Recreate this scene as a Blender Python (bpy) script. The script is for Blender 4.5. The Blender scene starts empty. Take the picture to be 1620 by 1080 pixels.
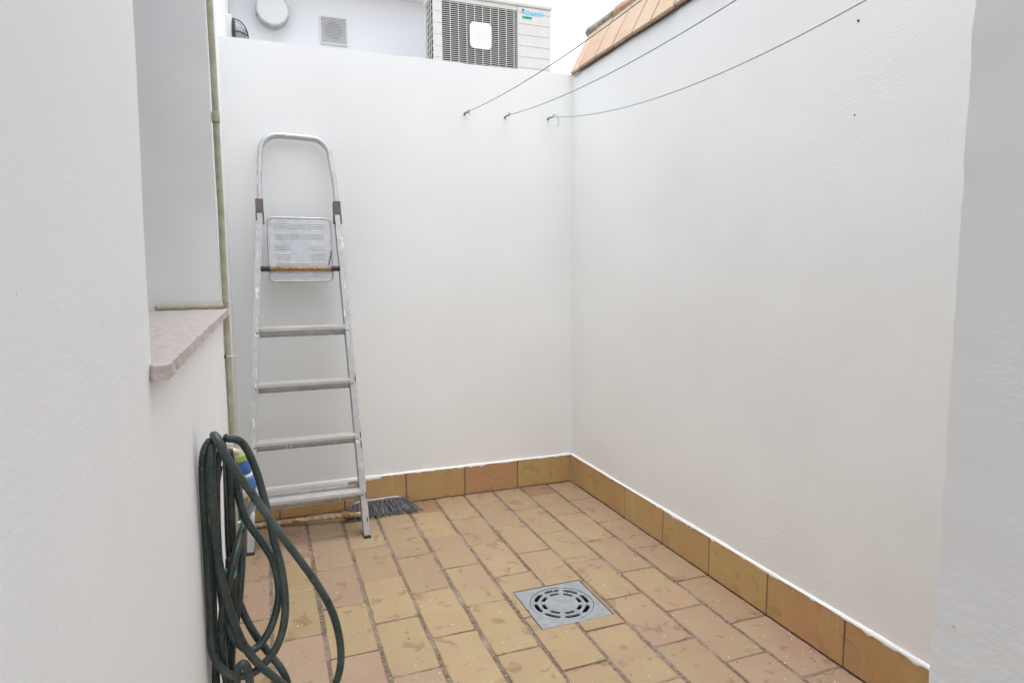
import bpy, bmesh, math, random
from mathutils import Vector, Matrix, noise

random.seed(7)
R = math.radians
scn = bpy.context.scene
COL = scn.collection

# ------------------------------------------------------------------ camera
CAM = Vector((-1.4397, -2.9633, 1.0913))
YAW, PITCH, ROLL, FPX = 0.3605, 0.1084, -0.0058, 1022.03
_f = Vector((math.sin(YAW) * math.cos(PITCH), math.cos(YAW) * math.cos(PITCH), -math.sin(PITCH)))
_r = Vector((math.cos(YAW), -math.sin(YAW), 0))
_u = _r.cross(_f)
_r2 = _r * math.cos(ROLL) + _u * math.sin(ROLL)
_u2 = -_r * math.sin(ROLL) + _u * math.cos(ROLL)
cam_d = bpy.data.cameras.new('camera')
cam_d.sensor_width = 36
cam_d.lens = 36 * FPX / 1620
cam_d.clip_start = 0.02
cam_d.clip_end = 2000
cam = bpy.data.objects.new('camera', cam_d)
COL.objects.link(cam)
m = Matrix((_r2, _u2, -_f)).transposed().to_4x4()
m.translation = CAM
cam.matrix_world = m
scn.camera = cam

# ------------------------------------------------------------------ sky, sun, exposure
SUN_EL, SUN_AZ = R(84), R(215)
w = bpy.data.worlds.new('World')
scn.world = w
w.use_nodes = True
nt = w.node_tree
nt.nodes.clear()
sky = nt.nodes.new('ShaderNodeTexSky')
sky.sky_type = 'NISHITA'
sky.sun_disc = False
sky.sun_elevation = SUN_EL
sky.sun_rotation = SUN_AZ
sky.air_density = 1.0
sky.dust_density = 3.0
hs = nt.nodes.new('ShaderNodeHueSaturation')
hs.inputs['Saturation'].default_value = 0.30
bg = nt.nodes.new('ShaderNodeBackground')
bg.inputs['Strength'].default_value = 0.15
wo = nt.nodes.new('ShaderNodeOutputWorld')
nt.links.new(sky.outputs[0], hs.inputs['Color'])
nt.links.new(hs.outputs[0], bg.inputs['Color'])
nt.links.new(bg.outputs[0], wo.inputs['Surface'])
sun_d = bpy.data.lights.new('sun', 'SUN')
sun_d.energy = 0.5
sun_d.angle = R(100)
sun_d.color = (1.0, 0.99, 0.975)
sun = bpy.data.objects.new('sun', sun_d)
COL.objects.link(sun)
# direction towards the sun (Nishita rotation turns clockwise from +Y)
sd = Vector((math.sin(SUN_AZ) * math.cos(SUN_EL), math.cos(SUN_AZ) * math.cos(SUN_EL), math.sin(SUN_EL)))
sun.rotation_euler = (-sd).to_track_quat('-Z', 'Y').to_euler()
scn.view_settings.view_transform = 'Standard'
scn.view_settings.look = 'None'
scn.view_settings.gamma = 1
scn.view_settings.use_curve_mapping = False
scn.view_settings.exposure = 1.42
scn.render.engine = 'CYCLES'
scn.cycles.max_bounces = 7
scn.cycles.diffuse_bounces = 6

# ------------------------------------------------------------------ materials
MATS = {}


class NB:
    """small node-tree helper"""
    def __init__(s, name):
        s.m = bpy.data.materials.new(name)
        s.m.use_nodes = True
        s.t = s.m.node_tree
        s.b = s.t.nodes['Principled BSDF']
        MATS[name] = s.m
        s.co = None

    def n(s, typ, **kw):
        o = s.t.nodes.new(typ)
        for k, v in kw.items():
            setattr(o, k, v)
        return o

    def l(s, a, b):
        s.t.links.new(a, b)

    def coord(s, kind='Object'):
        if s.co is None:
            s.co = s.n('ShaderNodeTexCoord').outputs[kind]
        return s.co

    def noise(s, scale, detail=4, rough=0.6, vec=None, dist=0.0):
        o = s.n('ShaderNodeTexNoise')
        o.inputs['Scale'].default_value = scale
        o.inputs['Detail'].default_value = detail
        o.inputs['Roughness'].default_value = rough
        o.inputs['Distortion'].default_value = dist
        s.l(vec if vec is not None else s.coord(), o.inputs['Vector'])
        return o.outputs['Fac']

    def ramp(s, fac, stops):
        o = s.n('ShaderNodeValToRGB')
        e = o.color_ramp.elements
        while len(e) < len(stops):
            e.new(0.5)
        for i, (p, c) in enumerate(stops):
            e[i].position = p
            e[i].color = (*c, 1) if len(c) == 3 else c
        s.l(fac, o.inputs['Fac'])
        return o.outputs['Color']

    def mix(s, fac, a, b, blend='MIX'):
        o = s.n('ShaderNodeMix', data_type='RGBA', blend_type=blend)
        for v, i in ((fac, 0), (a, 6), (b, 7)):
            if isinstance(v, (int, float)):
                o.inputs[i].default_value = v
            elif isinstance(v, tuple):
                o.inputs[i].default_value = (*v, 1)
            else:
                s.l(v, o.inputs[i])
        return o.outputs[2]

    def bump(s, h, strength=0.3, dist=0.002, prev=None):
        o = s.n('ShaderNodeBump')
        o.inputs['Strength'].default_value = strength
        o.inputs['Distance'].default_value = dist
        s.l(h, o.inputs['Height'])
        if prev is not None:
            s.l(prev, o.inputs['Normal'])
        return o.outputs['Normal']

    def set(s, col=None, rough=None, metal=None, normal=None, spec=None):
        for v, k in ((col, 'Base Color'), (rough, 'Roughness'), (metal, 'Metallic'), (spec, 'Specular IOR Level')):
            if v is None:
                continue
            if isinstance(v, tuple):
                s.b.inputs[k].default_value = (*v, 1)
            elif isinstance(v, (int, float)):
                s.b.inputs[k].default_value = v
            else:
                s.l(v, s.b.inputs[k])
        if normal is not None:
            s.l(normal, s.b.inputs['Normal'])
        return s.m


W1 = (1, 1, 1)
K = (0, 0, 0)


def plaster(name, base, warm, bumpy=0.5, stain=0.5):
    b = NB(name)
    big = b.noise(1.6, 3, 0.6)
    c = b.mix(b.ramp(big, [(0.35, K), (0.7, W1)]), base, warm)
    # rare pinholes and grubby specks
    sp = b.noise(95, 1, 0.5)
    c = b.mix(b.ramp(sp, [(0.775, K), (0.83, (stain,) * 3)]), c, tuple(x * 0.55 for x in base))
    # trowel marks, only in places, plus fine sand
    mp = b.n('ShaderNodeMapping')
    mp.inputs['Scale'].default_value = (1, 1, 2.4)
    b.l(b.coord(), mp.inputs['Vector'])
    tr = b.noise(60, 3, 0.6, mp.outputs[0])
    pat = b.noise(2.3, 2, 0.5)
    mul = b.n('ShaderNodeMath', operation='MULTIPLY')
    b.l(tr, mul.inputs[0])
    b.l(b.ramp(pat, [(0.42, (.12,) * 3), (0.66, W1)]), mul.inputs[1])
    n2 = b.bump(mul.outputs[0], 0.30 * bumpy, 0.004)
    return b.set(c, 0.85, normal=n2, spec=0.25)


plaster('white_plaster', (0.85, 0.863, 0.856), (0.81, 0.82, 0.812), 0.65)
plaster('house_plaster', (0.853, 0.863, 0.862), (0.82, 0.83, 0.828), 0.38)
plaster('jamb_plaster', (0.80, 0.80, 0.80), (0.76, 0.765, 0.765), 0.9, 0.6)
plaster('neighbour_plaster', (0.84, 0.845, 0.86), (0.82, 0.828, 0.85), 0.3, 0.2)


def ceramic(name, amount=1.0, dirt=0.55, skirt=False):
    b = NB(name)
    oi = b.n('ShaderNodeObjectInfo')
    va = b.n('ShaderNodeVectorMath', operation='MULTIPLY_ADD')
    cmb = b.n('ShaderNodeCombineXYZ')
    for i in range(3):
        b.l(oi.outputs['Random'], cmb.inputs[i])
    b.l(cmb.outputs[0], va.inputs[0])
    va.inputs[1].default_value = (37, 53, 71)
    b.l(b.coord(), va.inputs[2])
    v = va.outputs[0]
    base = oi.outputs['Color']
    # firing clouds: towards pink and towards yellow
    cl = b.noise(6, 3, 0.5, v)
    pink = b.mix(1.0, base, (1.0, 0.88, 0.88), 'MULTIPLY')
    yel = b.mix(1.0, base, (1.02, 1.02, 0.91), 'MULTIPLY')
    c = b.mix(b.ramp(cl, [(0.36, K), (0.64, W1)]), yel, pink)
    mt = b.noise(24, 4, 0.7, v)
    c = b.mix(b.ramp(mt, [(0.35, (0.55,) * 3), (0.6, K)]), c, b.mix(1.0, base, (0.84, 0.82, 0.78), 'MULTIPLY'))
    # smeared damp or mortar stains
    st = b.noise(17, 3, 0.5, v, 0.6)
    msk = b.ramp(st, [(0.60, K), (0.66, (dirt,) * 3), (0.78, (dirt * 0.6,) * 3)])
    c = b.mix(msk, c, b.mix(1.0, base, (0.60, 0.53, 0.45), 'MULTIPLY'))
    sc = b.noise(60, 4, 0.6, v)
    c = b.mix(b.ramp(sc, [(0.66, K), (0.74, (0.5,) * 3)]), c, (0.62, 0.55, 0.45))
    ps = b.noise(150, 2, 0.5, v)
    c = b.mix(b.ramp(ps, [(0.70, K), (0.76, (0.6,) * 3)]), c, (0.14, 0.10, 0.07))
    if skirt:
        mp = b.n('ShaderNodeMapping')
        mp.inputs['Scale'].default_value = (9, 9, 0.8)
        b.l(v, mp.inputs['Vector'])
        run = b.noise(5, 4, 0.6, mp.outputs[0])
        c = b.mix(b.ramp(run, [(0.60, K), (0.72, (0.4,) * 3)]), c, (0.50, 0.42, 0.32))
    n1 = b.bump(b.noise(9, 2, 0.5, v), 0.35, 0.006)
    n2 = b.bump(b.noise(70, 3, 0.65, v), 0.3, 0.0018, n1)
    rg = b.ramp(mt, [(0.3, (0.42,) * 3), (0.7, (0.62,) * 3)])
    return b.set(c, rg, normal=n2, spec=0.4)


ceramic('floor_tile', dirt=0.72)
ceramic('skirting_tile', dirt=0.38, skirt=True)
ceramic('coping_tile', dirt=0.3)


def simple(name, col, rough=0.5, metal=0.0, var=0.12, scale=40, bump=0.15, bd=0.001, spec=0.5):
    b = NB(name)
    f = b.noise(scale, 5, 0.65)
    c = b.mix(b.ramp(f, [(0.35, K), (0.65, W1)]), tuple(x * (1 - var) for x in col), tuple(min(1, x * (1 + var)) for x in col))
    n = b.bump(b.noise(scale * 3, 4, 0.6), bump, bd)
    return b.set(c, rough, metal, n, spec)


b = NB('mortar')
f = b.noise(90, 6, 0.7)
g = b.noise(7, 4, 0.6)
c = b.ramp(f, [(0.3, (0.08, 0.055, 0.035)), (0.5, (0.19, 0.145, 0.105)), (0.72, (0.36, 0.30, 0.25))])
c = b.mix(b.ramp(g, [(0.48, K), (0.68, (.7,) * 3)]), c, (0.38, 0.32, 0.29))
b.set(c, 0.95, normal=b.bump(f, 0.8, 0.004), spec=0.2)

b = NB('aluminium')
f = b.noise(30, 5, 0.7)
mp = b.n('ShaderNodeMapping')
mp.inputs['Scale'].default_value = (1, 1, 0.3)
b.l(b.coord(), mp.inputs['Vector'])
f2 = b.noise(45, 4, 0.6, mp.outputs[0])
c = b.ramp(f, [(0.3, (0.44, 0.45, 0.46)), (0.6, (0.58, 0.59, 0.60))])
sp = b.ramp(f2, [(0.645, K), (0.665, W1)])
c = b.mix(sp, c, (0.86, 0.86, 0.84))
f3 = b.noise(130, 3, 0.6)
c = b.mix(b.ramp(f3, [(0.69, K), (0.73, (.8,) * 3)]), c, (0.10, 0.09, 0.08))
inv = b.n('ShaderNodeMath', operation='MULTIPLY_ADD')
b.l(sp, inv.inputs[0])
inv.inputs[1].default_value = -0.5
inv.inputs[2].default_value = 0.5
b.set(c, b.ramp(f, [(0.3, (.5,) * 3), (0.7, (.36,) * 3)]), inv.outputs[0], b.bump(f, 0.1, 0.001))

b = NB('embossed_sheet')
f = b.noise(34, 5, 0.7)
c = b.ramp(f, [(0.3, (0.42, 0.43, 0.45)), (0.6, (0.53, 0.54, 0.56))])
f3 = b.noise(240, 3, 0.6)
c = b.mix(b.ramp(f3, [(0.58, K), (0.70, (.8,) * 3)]), c, (0.75, 0.75, 0.74))
b.set(c, 0.42, 0.65, b.bump(f3, 0.35, 0.001))

b = NB('rust')
f = b.noise(55, 5, 0.7)
f2 = b.noise(30, 4, 0.6, dist=0.5)
c = b.ramp(f, [(0.28, (0.14, 0.06, 0.035)), (0.42, (0.38, 0.20, 0.10)), (0.56, (0.54, 0.40, 0.25)), (0.75, (0.68, 0.60, 0.46))])
c = b.mix(b.ramp(f2, [(0.56, K), (0.62, W1)]), c, (0.66, 0.60, 0.46))
b.set(c, 0.6, 0.15, b.bump(f, 0.5, 0.002))

b = NB('rusty_rod')
f = b.noise(75, 5, 0.7)
c = b.ramp(f, [(0.32, (0.16, 0.06, 0.03)), (0.46, (0.34, 0.16, 0.07)), (0.6, (0.45, 0.33, 0.13)), (0.75, (0.60, 0.54, 0.38))])
b.set(c, 0.6, 0.1, b.bump(f, 0.4, 0.002))

b = NB('hose_rubber')
f = b.noise(18, 5, 0.65)
f2 = b.noise(160, 3, 0.6)
c = b.ramp(f, [(0.3, (0.020, 0.034, 0.033)), (0.55, (0.036, 0.056, 0.053)), (0.75, (0.065, 0.086, 0.080))])
c = b.mix(b.ramp(b.noise(9, 3, 0.6), [(0.5, K), (0.68, (.45,) * 3)]), c, (0.11, 0.125, 0.115))
c = b.mix(b.ramp(f2, [(0.60, K), (0.72, (.6,) * 3)]), c, (0.16, 0.165, 0.15))
b.set(c, b.ramp(f, [(0.3, (.24,) * 3), (0.7, (.42,) * 3)]), 0, b.bump(f2, 0.2, 0.0006))

b = NB('sill_stone')
f = b.noise(48, 6, 0.75)
f2 = b.noise(130, 4, 0.7)
c = b.ramp(f, [(0.3, (0.42, 0.365, 0.345)), (0.55, (0.555, 0.50, 0.475)), (0.75, (0.66, 0.615, 0.59))])
c = b.mix(b.ramp(f2, [(0.63, K), (0.7, (.8,) * 3)]), c, (0.26, 0.21, 0.19))
b.set(c, 0.7, 0, b.bump(f, 0.5, 0.006, b.bump(f2, 0.4, 0.002)))

simple('step_aluminium', (0.62, 0.625, 0.62), 0.42, 0.2, var=0.06, scale=14, bump=0.05)
simple('conduit_plastic', (0.41, 0.40, 0.29), 0.6, var=0.15, scale=25)
simple('pvc_grey', (0.265, 0.29, 0.315), 0.42, var=0.13, scale=30, bump=0.08)
simple('ac_cream', (0.62, 0.61, 0.575), 0.45, var=0.03, scale=12, bump=0.05)
simple('ac_white', (0.72, 0.72, 0.71), 0.4, var=0.02, scale=12, bump=0.03)
simple('ac_dark', (0.012, 0.012, 0.014), 0.7, var=0.2)
simple('fin_grey', (0.20, 0.20, 0.20), 0.5, 0.5)
simple('logo_blue', (0.10, 0.50, 0.78), 0.4, var=0.03)
simple('logo_dark', (0.02, 0.03, 0.04), 0.4, var=0.03)
simple('logo_teal', (0.05, 0.55, 0.50), 0.4, var=0.03)
simple('black_plastic', (0.022, 0.022, 0.024), 0.5, var=0.25)
simple('brown_plastic', (0.12, 0.095, 0.09), 0.55, var=0.2)
simple('dark_hole', (0.010, 0.010, 0.010), 0.9, var=0.2)
simple('steel_wire', (0.33, 0.35, 0.36), 0.45, 0.6, var=0.2, scale=80)
simple('hook_steel', (0.24, 0.24, 0.24), 0.5, 0.7, var=0.35, scale=120)
simple('bristle', (0.13, 0.13, 0.14), 0.6, var=0.5, scale=60)
simple('broom_block', (0.55, 0.55, 0.55), 0.5, var=0.15)
simple('mount_grey', (0.34, 0.35, 0.36), 0.5, var=0.15)
simple('tap_brass', (0.50, 0.47, 0.36), 0.4, 0.4, var=0.2, scale=60)
simple('lime_plastic', (0.42, 0.52, 0.16), 0.45, var=0.1)
simple('blue_plastic', (0.055, 0.17, 0.47), 0.4, var=0.1)
simple('cyan_plastic', (0.11, 0.46, 0.58), 0.4, var=0.1)
simple('white_plastic', (0.80, 0.80, 0.79), 0.4, var=0.03)
simple('vent_metal', (0.42, 0.43, 0.44), 0.4, 0.6, var=0.15)
simple('lamp_grey', (0.30, 0.31, 0.33), 0.25, 0.0, var=0.1)
simple('lamp_guard', (0.035, 0.035, 0.04), 0.45, var=0.2)
simple('window_paint', (0.75, 0.75, 0.74), 0.4, var=0.03)
simple('ridge_grey', (0.25, 0.23, 0.17), 0.85, var=0.45, scale=30, bump=0.5, bd=0.004)
simple('ridge_clay', (0.42, 0.27, 0.18), 0.8, var=0.35, scale=25, bump=0.4, bd=0.003)
simple('paint_flake', (0.82, 0.80, 0.74), 0.8, var=0.1)
simple('dark_debris', (0.035, 0.025, 0.018), 0.9, var=0.4)
simple('terrace_concrete', (0.42, 0.41, 0.39), 0.9, var=0.2, scale=10)
simple('dark_grout', (0.15, 0.11, 0.075), 0.95, var=0.35, scale=60, bump=0.5, bd=0.003)
simple('earth', (0.22, 0.19, 0.15), 0.95, var=0.3, scale=3)
b = NB('glass_pane')
b.set((0.04, 0.05, 0.055), 0.06, 0.0, b.bump(b.noise(3, 2, 0.5), 0.02, 0.002))


# ------------------------------------------------------------------ mesh helpers
def mesh_obj(name, bm, mat, parent=None, smooth=False, recalc=True):
    if recalc:
        bmesh.ops.recalc_face_normals(bm, faces=bm.faces[:])
    me = bpy.data.meshes.new(name)
    bm.to_mesh(me)
    bm.free()
    for mm in (mat if isinstance(mat, (list, tuple)) else [mat]):
        me.materials.append(MATS[mm])
    if smooth:
        for p in me.polygons:
            p.use_smooth = True
    o = bpy.data.objects.new(name, me)
    COL.objects.link(o)
    if parent is not None:
        o.parent = parent
    return o


def tag(o, label, cat, group=None):
    o['label'] = label
    o['category'] = cat
    if group:
        o['group'] = group
    return o


def empty(name, label, cat, loc=(0, 0, 0), group=None):
    o = bpy.data.objects.new(name, None)
    o.empty_display_size = 0.05
    o.location = loc
    COL.objects.link(o)
    return tag(o, label, cat, group)


def struct(o):
    o['kind'] = 'structure'
    return o


def B():
    return bmesh.new()


def box(bm, lo, hi, bevel=0.0, seg=1, mat=None, M=None):
    lo, hi = Vector(lo), Vector(hi)
    r = bmesh.ops.create_cube(bm, size=1.0)
    vs = r['verts']
    for v in vs:
        v.co = Vector(((lo[i] + hi[i]) / 2 + v.co[i] * (hi[i] - lo[i])) for i in range(3))
    if bevel > 0:
        es = list({e for v in vs for e in v.link_edges})
        rb = bmesh.ops.bevel(bm, geom=es, offset=bevel, segments=seg, affect='EDGES', profile=0.5)
        vs = list({v for f in rb['faces'] for v in f.verts} | {v for v in vs if v.is_valid})
    if M is not None:
        for v in vs:
            v.co = M @ v.co
    if mat is not None:
        for f in {f for v in vs for f in v.link_faces}:
            f.material_index = mat
    return vs


def catmull(pts, n=8):
    P = [Vector(p) for p in pts]
    P = [P[0] * 2 - P[1]] + P + [P[-1] * 2 - P[-2]]
    out = []
    for i in range(1, len(P) - 2):
        p0, p1, p2, p3 = P[i - 1:i + 3]
        for k in range(n):
            t = k / n
            out.append(0.5 * ((2 * p1) + (p2 - p0) * t + (2 * p0 - 5 * p1 + 4 * p2 - p3) * t * t
                              + (3 * p1 - p0 - 3 * p2 + p3) * t ** 3))
    out.append(P[-2])
    return out


def resample(pts, step):
    out = [pts[0]]
    acc = 0.0
    for a, c in zip(pts, pts[1:]):
        L = (c - a).length
        if L == 0:
            continue
        d = step - acc
        while d <= L:
            out.append(a.lerp(c, d / L))
            d += step
        acc = L - (d - step)
    return out


def tube(bm, pts, rad, seg=10, caps=True, closed=False, flat=None, mat=0):
    """sweep a circle (radius may be a function of index) along points"""
    pts = [Vector(p) for p in pts]
    n = len(pts)
    rings = []
    t0 = (pts[1] - pts[0]).normalized()
    ref = Vector((0, 0, 1)) if abs(t0.z) < 0.9 else Vector((1, 0, 0))
    nrm = t0.cross(ref).normalized()
    for i in range(n):
        if closed:
            t = (pts[(i + 1) % n] - pts[i - 1]).normalized()
        else:
            t = (pts[min(i + 1, n - 1)] - pts[max(i - 1, 0)]).normalized()
        nrm = (nrm - t * nrm.dot(t)).normalized()
        bi = t.cross(nrm)
        r = rad(i) if callable(rad) else rad
        ring = []
        for k in range(seg):
            a = 2 * math.pi * k / seg
            ring.append(bm.verts.new(pts[i] + nrm * math.cos(a) * r + bi * math.sin(a) * r * (flat or 1)))
        rings.append(ring)
    fs = []
    for i in range(n if closed else n - 1):
        a, c = rings[i], rings[(i + 1) % n]
        for k in range(seg):
            fs.append(bm.faces.new((a[k], a[(k + 1) % seg], c[(k + 1) % seg], c[k])))
    if caps and not closed:
        fs.append(bm.faces.new(rings[0][::-1]))
        fs.append(bm.faces.new(rings[-1]))
    for f_ in fs:
        f_.material_index = mat
    return rings


def lathe(bm, prof, centre, axis, seg=24, ref=None):
    """prof: list of (distance along axis, radius)"""
    ax = Vector(axis).normalized()
    rf = ref or (Vector((0, 0, 1)) if abs(ax.z) < 0.9 else Vector((1, 0, 0)))
    u = ax.cross(rf).normalized()
    v = ax.cross(u)
    rings = []
    for d, r in prof:
        c = Vector(centre) + ax * d
        rings.append([bm.verts.new(c + (u * math.cos(2 * math.pi * k / seg) + v * math.sin(2 * math.pi * k / seg)) * max(r, 1e-5))
                      for k in range(seg)])
    for a, c in zip(rings, rings[1:]):
        for k in range(seg):
            bm.faces.new((a[k], a[(k + 1) % seg], c[(k + 1) % seg], c[k]))
    bm.faces.new(rings[0][::-1])
    bm.faces.new(rings[-1])


def prism(bm, poly, depth_vec, mat=0):
    """extrude a closed polygon (3D points) by a vector"""
    a = [bm.verts.new(Vector(p)) for p in poly]
    c = [bm.verts.new(Vector(p) + Vector(depth_vec)) for p in poly]
    n = len(a)
    fs = [bm.faces.new(a), bm.faces.new(c[::-1])]
    for i in range(n):
        fs.append(bm.faces.new((a[i], c[i], c[(i + 1) % n], a[(i + 1) % n])))
    for f_ in fs:
        f_.material_index = mat


def wob(p, s, amp, seed=0.0):
    return noise.noise(Vector(p) * s + Vector((seed, seed * 1.7, -seed))) * amp


def gridwall(bm, origin, ua, va, us, vs, skip=None):
    """grid of quads origin + u*ua + v*va at the listed stops; skip(u,v mid) leaves a hole"""
    o, ua, va = Vector(origin), Vector(ua), Vector(va)
    V = {}

    def g(i, j):
        if (i, j) not in V:
            V[i, j] = bm.verts.new(o + ua * us[i] + va * vs[j])
        return V[i, j]
    for i in range(len(us) - 1):
        for j in range(len(vs) - 1):
            if skip and skip((us[i] + us[i + 1]) / 2, (vs[j] + vs[j + 1]) / 2):
                continue
            bm.faces.new((g(i, j), g(i + 1, j), g(i + 1, j + 1), g(i, j + 1)))


def stops(a, c, step, extra=()):
    n = max(1, round(abs(c - a) / step))
    s = sorted({round(a + (c - a) * i / n, 4) for i in range(n + 1)})
    for e in extra:
        s = [x for x in s if abs(x - e) > step * 0.3 or x in (a, c)] + [e]
    return sorted(set(s))


def uneven(bm, amp=0.0025, s=3.0, seed=0.0, fine=0.0008):
    for v in bm.verts:
        p = v.co.copy()
        for i in range(3):
            v.co[i] += wob(p, s, amp, seed + i * 11) + wob(p, 28, fine, seed + 5 + i * 7)


# ------------------------------------------------------------------ dimensions
XW = -1.58          # face of the house wall
YD = -2.60          # front of the doorway wall
XJ = -0.918         # jamb of the doorway
HW = 2.043          # top of the yard walls
SK = 0.1426         # skirting height
JN, JF = -2.045, -0.725   # window reveal, near and far
SILL = 0.978

# ------------------------------------------------------------------ ground and yard floor
bm = B()
gridwall(bm, (-150, -150, -0.12), (1, 0, 0), (0, 1, 0), [0, 100, 148, 152, 200, 300], [0, 100, 148, 152, 200, 300])
struct(mesh_obj('ground', bm, 'earth'))

bm = B()
gridwall(bm, (0, 0, 0), (1, 0, 0), (0, 1, 0), stops(XW - .02, 0.02, 0.02), stops(-3.6, 0.02, 0.02))
for v in bm.verts:
    v.co.z = -0.0035 + wob(v.co, 30, 0.0018, 3) + wob(v.co, 6, 0.0012, 8)
floor = struct(mesh_obj('courtyard_floor', bm, 'mortar', smooth=True))

TW, TL = 0.14832, 0.29
X1 = 0.13779
OFF = [0.2611, 0.1292, 0.2826, 0.1397, 0.2909, 0.1559, 0.2962, 0.1513, 0.2946, 0.149, 0.286]
JW, JC = 0.0063, 0.0032     # half joints: long, cross
DR = (-0.6965, -0.4500, -1.2400, -0.9950)     # drain x0,x1,y0,y1


def tile_poly(rng, x0, x1, y0, y1):
    """wobbly-edged outline of a hand-made tile, counter-clockwise"""
    pts = []
    e = 0.0017
    r = rng.uniform(.003, .007)
    nx, ny = 4, 7
    for i in range(nx + 1):
        pts.append((x0 + r + (x1 - x0 - 2 * r) * i / nx, y0 + rng.uniform(-e, e)))
    for i in range(ny + 1):
        pts.append((x1 + rng.uniform(-e, e), y0 + r + (y1 - y0 - 2 * r) * i / ny))
    for i in range(nx + 1):
        pts.append((x1 - r - (x1 - x0 - 2 * r) * i / nx, y1 + rng.uniform(-e, e)))
    for i in range(ny + 1):
        pts.append((x0 + rng.uniform(-e, e), y1 - r - (y1 - y0 - 2 * r) * i / ny))
    return pts


def tile_mesh(rng, x0, x1, y0, y1, mat, hole=None):
    bm = B()
    top, ch = 0.0, 0.0022
    if hole is None:
        pts = tile_poly(rng, x0, x1, y0, y1)
        cx, cy = (x0 + x1) / 2, (y0 + y1) / 2
        inn = []
        for (px, py) in pts:
            dx, dy = px - cx, py - cy
            inn.append(bm.verts.new((cx + dx * (1 - 0.0028 / max(abs(x1 - x0) / 2, .01)),
                                     cy + dy * (1 - 0.0028 / max(abs(y1 - y0) / 2, .01)), top)))
        out = [bm.verts.new((px, py, top - ch)) for px, py in pts]
        low = [bm.verts.new((px, py, top - 0.012)) for px, py in pts]
        n = len(pts)
        bm.faces.new(inn)
        for i in range(n):
            j = (i + 1) % n
            bm.faces.new((out[i], out[j], inn[j], inn[i]))
            bm.faces.new((low[i], low[j], out[j], out[i]))
    else:
        hx0, hx1, hy0, hy1 = hole
        us = sorted({x0, x1} | {h for h in (hx0, hx1) if x0 < h < x1})
        vs = sorted({y0, y1} | {h for h in (hy0, hy1) if y0 < h < y1})
        gridwall(bm, (0, 0, 0), (1, 0, 0), (0, 1, 0), us, vs, lambda u, v: hx0 < u < hx1 and hy0 < v < hy1)
        r = bmesh.ops.extrude_face_region(bm, geom=bm.faces[:])
        for v in r['geom']:
            if isinstance(v, bmesh.types.BMVert):
                v.co.z -= 0.012
        bmesh.ops.recalc_face_normals(bm, faces=bm.faces[:])
    bmesh.ops.recalc_face_normals(bm, faces=bm.faces[:])
    me = bpy.data.meshes.new('tile')
    bm.to_mesh(me)
    bm.free()
    me.materials.append(MATS[mat])
    return me


rng = random.Random(11)
full = [tile_mesh(rng, -TW / 2 + JW, TW / 2 - JW, -TL / 2 + JC, TL / 2 - JC, 'floor_tile') for _ in range(7)]
OCHRE = [(0.415, 0.322, 0.205), (0.43, 0.332, 0.21), (0.405, 0.312, 0.20), (0.435, 0.338, 0.218), (0.415, 0.316, 0.205)]
PINK = [(0.425, 0.32, 0.222), (0.445, 0.333, 0.242), (0.415, 0.31, 0.214)]
REDD = (0.365, 0.24, 0.16)
YELL = [(0.44, 0.345, 0.205), (0.435, 0.34, 0.20)]
special = {(2, 0): REDD, (6, 0): REDD, (10, 0): REDD, (4, 0): PINK[0], (9, 4): PINK[1], (10, 4): PINK[1], (11, 1): PINK[2],
           (11, 2): PINK[1], (9, 5): PINK[1], (10, 5): PINK[1], (9, 1): PINK[0], (9, 2): PINK[2], (10, 1): PINK[2],
           (1, 0): PINK[0], (1, 1): PINK[0], (1, 2): PINK[0], (1, 3): PINK[0], (1, 4): PINK[2], (1, 5): PINK[1],
           (2, 6): PINK[1], (1, 6): PINK[1], (2, 5): PINK[0], (8, 4): YELL[0], (8, 3): YELL[0], (7, 3): YELL[1], (7, 4): YELL[0],
           (10, 3): YELL[1], (10, 2): YELL[0], (9, 3): YELL[1], (6, 4): YELL[0], (6, 5): YELL[1], (5, 4): YELL[0], (5, 5): YELL[0],
           (8, 5): PINK[1], (7, 5): PINK[1]}
for c in range(1, 12):
    xl = -(X1 + (c - 1) * TW)
    xr = 0.0 if c == 1 else xl + TW
    edges = [0.0]
    y = OFF[c - 1]
    while y < 3.5:
        edges.append(y)
        y += TL
    for i in range(len(edges) - 1):
        ya, yb = -edges[i + 1], -edges[i]
        if yb - ya < 0.03:
            continue
        x0, x1 = xl + JW, xr - (0.002 if c == 1 else JW)
        x0 = max(x0, XW + 0.004)
        y0, y1 = ya + JC, yb - (0.003 if i == 0 else JC)
        hit = x0 < DR[1] and x1 > DR[0] and y0 < DR[3] and y1 > DR[2]
        plain = (not hit and 1 < c < 11 and i > 0)
        o = bpy.data.objects.new('tile', rng.choice(full) if plain else
                                 tile_mesh(rng, x0 - (x0 + x1) / 2, x1 - (x0 + x1) / 2, y0 - (y0 + y1) / 2, y1 - (y0 + y1) / 2, 'floor_tile',
                                           None if not hit else (DR[0] - .003 - (x0 + x1) / 2, DR[1] + .003 - (x0 + x1) / 2,
                                                                 DR[2] - .003 - (y0 + y1) / 2, DR[3] + .003 - (y0 + y1) / 2)))
        if plain:
            o.location = ((xl + xr) / 2 + rng.uniform(-.0012, .0012), (ya + yb) / 2 + rng.uniform(-.0015, .0015), rng.uniform(-.0012, .0014))
            o.rotation_euler = (rng.uniform(-.005, .005), rng.uniform(-.008, .008), rng.uniform(-.008, .008))
        else:
            o.location = ((x0 + x1) / 2, (y0 + y1) / 2, rng.uniform(-.0004, .0006))
        col = special.get((c, i)) or (rng.choice(PINK) if rng.random() < 0.13 else rng.choice(OCHRE))
        k = rng.uniform(0.95, 1.05)
        o.color = (col[0] * k * .86, col[1] * k * .855, col[2] * k * .865, 1)
        o.parent = floor
        COL.objects.link(o)

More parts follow.
